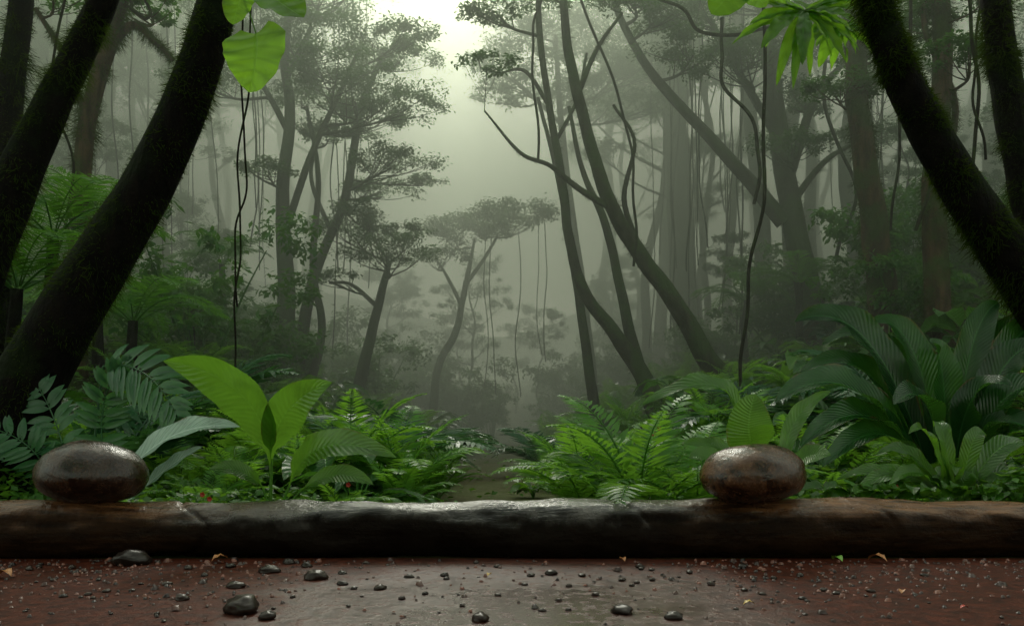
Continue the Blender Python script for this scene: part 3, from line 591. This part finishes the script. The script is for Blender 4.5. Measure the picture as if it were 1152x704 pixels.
# shared plant meshes ------------------------------------------------
def fern_mesh(nf,L,pin,seed,wide=.26,el0=1.15,mat=M_fern,lump=0,cv=1.7,pw=.40):
    bb=B()
    for k in range(nf):
        az=k*2*np.pi/nf+U(-.25,.25); el=el0*U(.6,1.08); ll=L*U(.7,1.1); n=16; s=np.linspace(0,1,n)
        e=el-s**1.4*cv*U(.75,1.1); ds=ll/(n-1)
        C=np.cumsum(np.c_[np.cos(e)*np.cos(az),np.cos(e)*np.sin(az),np.sin(e)]*ds,axis=0)+[0,0,lump]
        v,q,_,_,_=tube(C[::3],np.linspace(.006,.0015,len(C[::3]))*L*1.6,10,4,0); bb.add(v,q,.2)
        side=np.array([-math.sin(az),math.cos(az),0]); T=nrm(np.gradient(C,axis=0)); tn=U(0,1)
        t=np.linspace(.12,.98,pin)
        c=np.stack([np.interp(t,s,C[:,a]) for a in range(3)],1); tt=np.stack([np.interp(t,s,T[:,a]) for a in range(3)],1)
        w=wide*ll*np.sin(np.pi*t**.75)**.8+.02*ll
        up=np.cross(tt,side); up*=np.sign(up[:,2:3]+1e-6)
        for sg in (-1,1):
            dd=nrm(sg*side*1.0+tt*.6-[0,0,.12]+rng.normal(0,.08,(pin,3))); wd=nrm(np.cross(dd,up))*(ll*.86/pin*pw)
            mid=c+dd*w[:,None]*.45+up*w[:,None]*.05; tip=c+dd*w[:,None]
            V2=np.stack([c-wd*.3,mid-wd,tip,mid+wd],1).reshape(-1,3)
            bb.add(V2,np.arange(4*pin).reshape(-1,4),np.clip(tn+np.repeat(rng.normal(0,.12,pin),4),0,1))
    return bb.mesh('fern',mat,smooth=False)
def herb_mesh(nl,L,w,mat=M_herb,prof='broad',lo=.4,hi=1.3):
    bb=B()
    for k in range(nl):
        az=k*2.4+U(-.4,.4); el=U(lo,hi); l=L*U(.6,1.1); h=np.array([math.cos(az),math.sin(az),0])
        st=h*l*.35*math.cos(el)+[0,0,l*.55*math.sin(el)]; v,q,_,_,_=tube([[0,0,-.05],st*.5+[0,0,.03],st],[.008*L*2,.005*L*2,.004*L*2],5,4,0); bb.add(v,q,.3)
        ct=st+h*l*.35+[0,0,l*.28*math.sin(el)]; tp=st+h*l*U(.6,.8)+[0,0,-l*U(-.1,.25)]
        nh=np.array([0,0,1])+h*-.3+rng.normal(0,.25,3)
        bb.add(*blade(st,ct,tp,w*l*U(.8,1.2),nh,.3,9,5,prof,.02,U(0,1)))
    return bb.mesh('herb',mat)
def shrub_mesh(w,h,n,lf):
    cb=B(); 
    for k in range(9):
        a=U(0,6.28); r=U(0,.38)*w; c=np.array([math.cos(a)*r,math.sin(a)*r,U(.25,.8)*h])
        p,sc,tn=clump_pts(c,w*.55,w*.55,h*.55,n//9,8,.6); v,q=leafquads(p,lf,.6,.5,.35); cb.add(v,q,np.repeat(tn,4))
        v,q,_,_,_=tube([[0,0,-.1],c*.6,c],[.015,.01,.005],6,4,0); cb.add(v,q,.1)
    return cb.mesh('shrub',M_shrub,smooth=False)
ferns=[fern_mesh(16,.55,30,1,.24,1.35,cv=1.4),fern_mesh(14,.6,28,2,.20,1.45,cv=1.3),fern_mesh(18,.5,28,3,.22,1.2,cv=1.4)]
bigfern=[fern_mesh(14,1.5,44,4,.22,1.0,M_treefern,lump=1.3),fern_mesh(13,1.4,40,5,.24,.9,M_treefern,lump=1.0)]
palm=[fern_mesh(9,1.0,24,6,.34,1.25,M_palm,cv=1.5,pw=.55),fern_mesh(8,.9,20,7,.36,1.1,M_palm,cv=1.6,pw=.55)]
herbs=[herb_mesh(12,.5,.35),herb_mesh(16,.6,.26),herb_mesh(10,.6,.42),herb_mesh(14,.55,.2,M_herb,'lance',.6,1.4),herb_mesh(11,.5,.34,M_teal),herb_mesh(12,.5,.36,M_broad),herb_mesh(22,.4,.4,M_broad,'broad',.6,1.45)]
shrubs=[shrub_mesh(1.3,1.0,3000,.06),shrub_mesh(1.7,1.2,3600,.065),shrub_mesh(1.0,1.1,2600,.06)]
def put(name,me,lab,cat,grp,x,y,s,tilt=.15,zo=0):
    o=obj(name,me,loc=(x,y,float(hz(x,y))+zo)); o.scale=(s,s,s*U(.85,1.15)); o.rotation_euler=(U(-tilt,tilt),U(-tilt,tilt),U(0,6.28))
    o['label']=lab; o['category']=cat; o['group']=grp
FL='bright green feathery fern on the forest floor'
for px,d,s,k in ((718,3.6,1.15,1),(785,3.7,1.1,0),(660,4.0,.85,1),(745,4.2,1.25,0),(690,4.5,1.1,1),(640,5,.85,0),(450,4.3,.6,1),(385,3.9,.5,0),(490,5.2,.7,1),(230,4.0,.7,0),(170,3.6,.5,2),(900,4.5,.9,1),(680,3.5,.5,2),(775,3.45,.5,1),(985,3.8,.6,0),(1120,3.6,.5,1),(20,4.2,.8,0),(470,6,.8,1),(630,6.5,.9,1),(700,6,1.1,0),(410,5.2,.8,1),(255,3.5,.45,2),(200,4.6,1,0),(340,4.6,.8,1),(820,4.3,1.0,1),(930,3.7,.6,0),(895,3.5,.45,2),(760,5.2,1.2,0)):
    put('fern_plant',ferns[k],FL,'fern','ferns on the forest floor',X(px,d),d,s,.08)
for px,d,s in ((130,4.5,.9),(75,5.2,1.1),(425,5.4,.85),(455,7.5,1.0),(400,6.6,.9),(230,6.0,.9),(1000,6.2,1.0),(620,8,.8),(870,6.5,.9)):
    put('palm_plant',palm[rng.integers(2)],'low palm with feathered blue-green fronds','palm','low palms on the forest floor',X(px,d),d,s)
HL='glossy broad-leaved undergrowth plant on the bank'
for px,d,s,k in ((240,3.5,.36,6),(395,3.6,.34,6),(350,3.75,.42,6),(425,3.9,.38,6),(200,3.45,.32,6),(460,4.4,.42,5),(660,3.5,.28,6),(600,5.6,.4,6),(370,4.2,.5,5),(1020,3.6,.4,6),(930,3.6,.36,6),(375,3.5,.25,6),(440,3.6,.28,6),(215,3.7,.4,5),(415,4.5,.5,3)):
    put('broad_leaf_plant',herbs[k],HL,'plant','broad-leaved undergrowth plants',X(px,d),d,s)
def scatter(n,ymin,ymax,pw,clear,fn,nz=None):
    c=0
    while c<n:
        y=ymin+(ymax-ymin)*U(0,1)**pw; px=U(-80,1230); x=X(px,y)
        if abs(x+.012*y)<clear+.02*y: continue
        if nz and nz(x,y,px): continue
        fn(x,y); c+=1
scatter(160,4.2,20,1.3,.42,lambda x,y: put('fern_plant',ferns[rng.integers(3)],FL,'fern','ferns on the forest floor',x,y,U(.6,1.0)*(1+y*.04)))
scatter(210,4.0,20,1.3,.42,lambda x,y: put('broad_leaf_plant',herbs[rng.integers(7)],HL,'plant','broad-leaved undergrowth plants',x,y,U(.45,.8)*(1+y*.05)),
        lambda x,y,px: y<7.5 and 540<px<870)
scatter(24,3.55,4.2,1,.5,lambda x,y: put('broad_leaf_plant',herbs[rng.integers(7)],HL,'plant','broad-leaved undergrowth plants',x,y,U(.25,.4)),
        lambda x,y,px: 600<px<830)
scatter(120,9,32,1.2,1.4,lambda x,y: put('shrub',shrubs[rng.integers(3)],'dense leafy shrub on the misty slope','shrub','shrubs on the misty slope',x,y,U(.6,1.1)*(1+y*.03)),
        lambda x,y,px: y<13 and 330<px<860)
for k in range(10):
    y=U(23,32); x=X(U(430,690),y); put('shrub',shrubs[rng.integers(3)],'dense leafy shrub on the misty slope','shrub','shrubs on the misty slope',x,y,U(1.2,2.0))
for px,py,d in ((60,270,6.4),(150,365,7.4),(20,330,6.0),(215,350,10),(900,320,12),(840,340,13),(250,300,12),(110,250,8)):
    x=X(px,d); z=H+(480-py)/F*d; gz=float(hz(x,d)); root=thing('tree_fern','tree fern with arching fronds on a thin trunk','tree fern',(x,d,gz),'tree ferns on the banks')
    hgt=max(.3,z-gz); k=rng.integers(2); sc_=U(.55,.7)
    fo=obj('fronds',bigfern[k],loc=(0,0,hgt-(1.3 if k==0 else 1.0)*sc_),parent=root); fo.scale=(sc_,)*3
    tb=B(); v,q,_,_,_=tube([[0,0,-.2],[U(-.05,.05),0,hgt*.5],[0,0,hgt+.03]],[.06,.045,.04],12,8,.1); tb.add(v,q); obj('trunk',tb.mesh('trunk',M_dark),parent=root)
for px,py,d in ((228,556,3.35),(742,482,3.9),(735,488,3.9),(236,561,3.34),(392,545,3.6),(1008,548,3.35)):
    p=P(px,py,d); bb=B()
    for k in range(5):
        a=k*1.257; e=np.array([math.cos(a),-.3,math.sin(a)])*.011; bb.add(*blade(np.zeros(3),e*.6+[0,-.004,0],e,.009,(0,-1,0),.2,5,3,'broad',0))
    r=thing('red_flower','tiny red flower among the green ferns','flower',(p[0],p[1],float(hz(p[0],p[1]))),'small red flowers'); off=np.array([0,0,p[2]-r.location.z])
    obj('petals',bb.mesh('petals',MR,-off),parent=r); tb=B(); v,q,_,_,_=tube([[0,.01,0],off*.5+[.01,.01,0],off],[.003,.002,.0015],8,5,0); tb.add(v,q); obj('stem',tb.mesh('stem',M_fern),parent=r)

# ground cover
n=90000
y=3.35+24*U(0,1,n)**2.0; px=U(-120,1270,n); x=(px-576)/F*y
cl=np.abs(x+.012*y); keep=(cl>.22+.012*y+U(0,.5,n)) | (U(0,1,n)<.04); x=x[keep]; y=y[keep]
z=hz(x,y)+U(.0,.16,len(x))*np.clip(cl[keep],.2,1)
hn=np.array([noise.noise(Vector((a*2.2,b*2.2,0))) for a,b in zip(x,y)])
z=z+np.clip(hn,0,1)*.22
v,q=leafquads(np.c_[x,y,z],.036,.5,.55,.2)
sc=np.repeat(1+y*.07,4)[:,None]; cen=np.repeat(np.c_[x,y,z],4,axis=0); v=cen+(v-cen)*sc
t=np.repeat(np.clip(.45+hn*.8+rng.normal(0,.2,len(x)),0,1),4)
gc=obj('ground_cover',mkmesh('ground_cover',v,q,M_cover,t,None,False),kind='stuff'); gc['label']='low leafy ground cover carpeting the forest floor'

# ---------------------------------------------------------------- mist
m,nt,nd,lk=newmat('mist_volume')
g=N(nt,'ShaderNodeNewGeometry'); sx=N(nt,'ShaderNodeSeparateXYZ'); lk.new(g.outputs['Position'],sx.inputs[0])
pv=N(nt,'ShaderNodeVolumePrincipled'); pv.inputs['Color'].default_value=(.89,.985,.82,1); pv.inputs['Anisotropy'].default_value=.45
hgt=math_(nt,'ADD',.6,math_(nt,'MULTIPLY',ramp(nt,sx.outputs['Z'],0,7),.4))
lk.new(math_(nt,'MULTIPLY',math_(nt,'MULTIPLY',ramp(nt,sx.outputs['Y'],4,12.0),.122),hgt),pv.inputs['Density'])
o=N(nt,'ShaderNodeOutputMaterial'); lk.new(pv.outputs[0],o.inputs['Volume'])
try: m.cycles.volume_step_rate=1.6
except Exception as e: print(e)
x0,x1,y0,y1,z0,z1=-34,34,-1,50,-1.,13.5
V=[(x0,y0,z0),(x1,y0,z0),(x1,y1,z0),(x0,y1,z0),(x0,y0,z1),(x1,y0,z1),(x1,y1,z1),(x0,y1,z1)]
Q=[(0,3,2,1),(4,5,6,7),(0,1,5,4),(1,2,6,5),(2,3,7,6),(3,0,4,7)]
mi=obj('mist',mkmesh('mist',V,Q,m,smooth=False),kind='stuff'); mi['label']='pale green mist filling the forest'

# ---------------------------------------------------------------- light, world, camera
EL=38
w=bpy.data.worlds.new('World'); scene.world=w; w.use_nodes=True; nt=w.node_tree; nt.nodes.clear(); lk=nt.links
sk=N(nt,'ShaderNodeTexSky'); sk.sky_type='NISHITA'; sk.sun_disc=False; sk.sun_elevation=math.radians(EL); sk.sun_rotation=math.radians(-2); sk.dust_density=4; sk.air_density=1.5
hs=N(nt,'ShaderNodeHueSaturation'); hs.inputs['Saturation'].default_value=.25; lk.new(sk.outputs[0],hs.inputs['Color'])
bg=N(nt,'ShaderNodeBackground'); bg.inputs['Strength'].default_value=.15
lk.new(mixc(nt,1.0,hs.outputs[0],(1.85,1.97,1.58),'MULTIPLY'),bg.inputs['Color'])
o=N(nt,'ShaderNodeOutputWorld'); lk.new(bg.outputs[0],o.inputs['Surface'])
sd=bpy.data.lights.new('sun','SUN'); sd.energy=4.6; sd.angle=math.radians(18); sd.color=(1,.975,.88)
so=bpy.data.objects.new('sun',sd); so.rotation_euler=(-math.radians(90-EL),0,math.radians(2)); so.location=(0,30,30); COL.objects.link(so)
cd=bpy.data.cameras.new('camera'); cd.sensor_width=36; cd.lens=36*F/1152; cd.shift_y=128/1152; cd.clip_start=.05; cd.clip_end=400
co=bpy.data.objects.new('camera',cd); co.location=(0,0,H); co.rotation_euler=(math.radians(90),0,0); COL.objects.link(co); scene.camera=co
scene.view_settings.view_transform='Standard'; scene.view_settings.look='None'; scene.view_settings.exposure=0; scene.view_settings.gamma=1
print('BUILD',time.time()-T0,'polys',sum(len(o.data.polygons) for o in scene.objects if o.type=='MESH'))
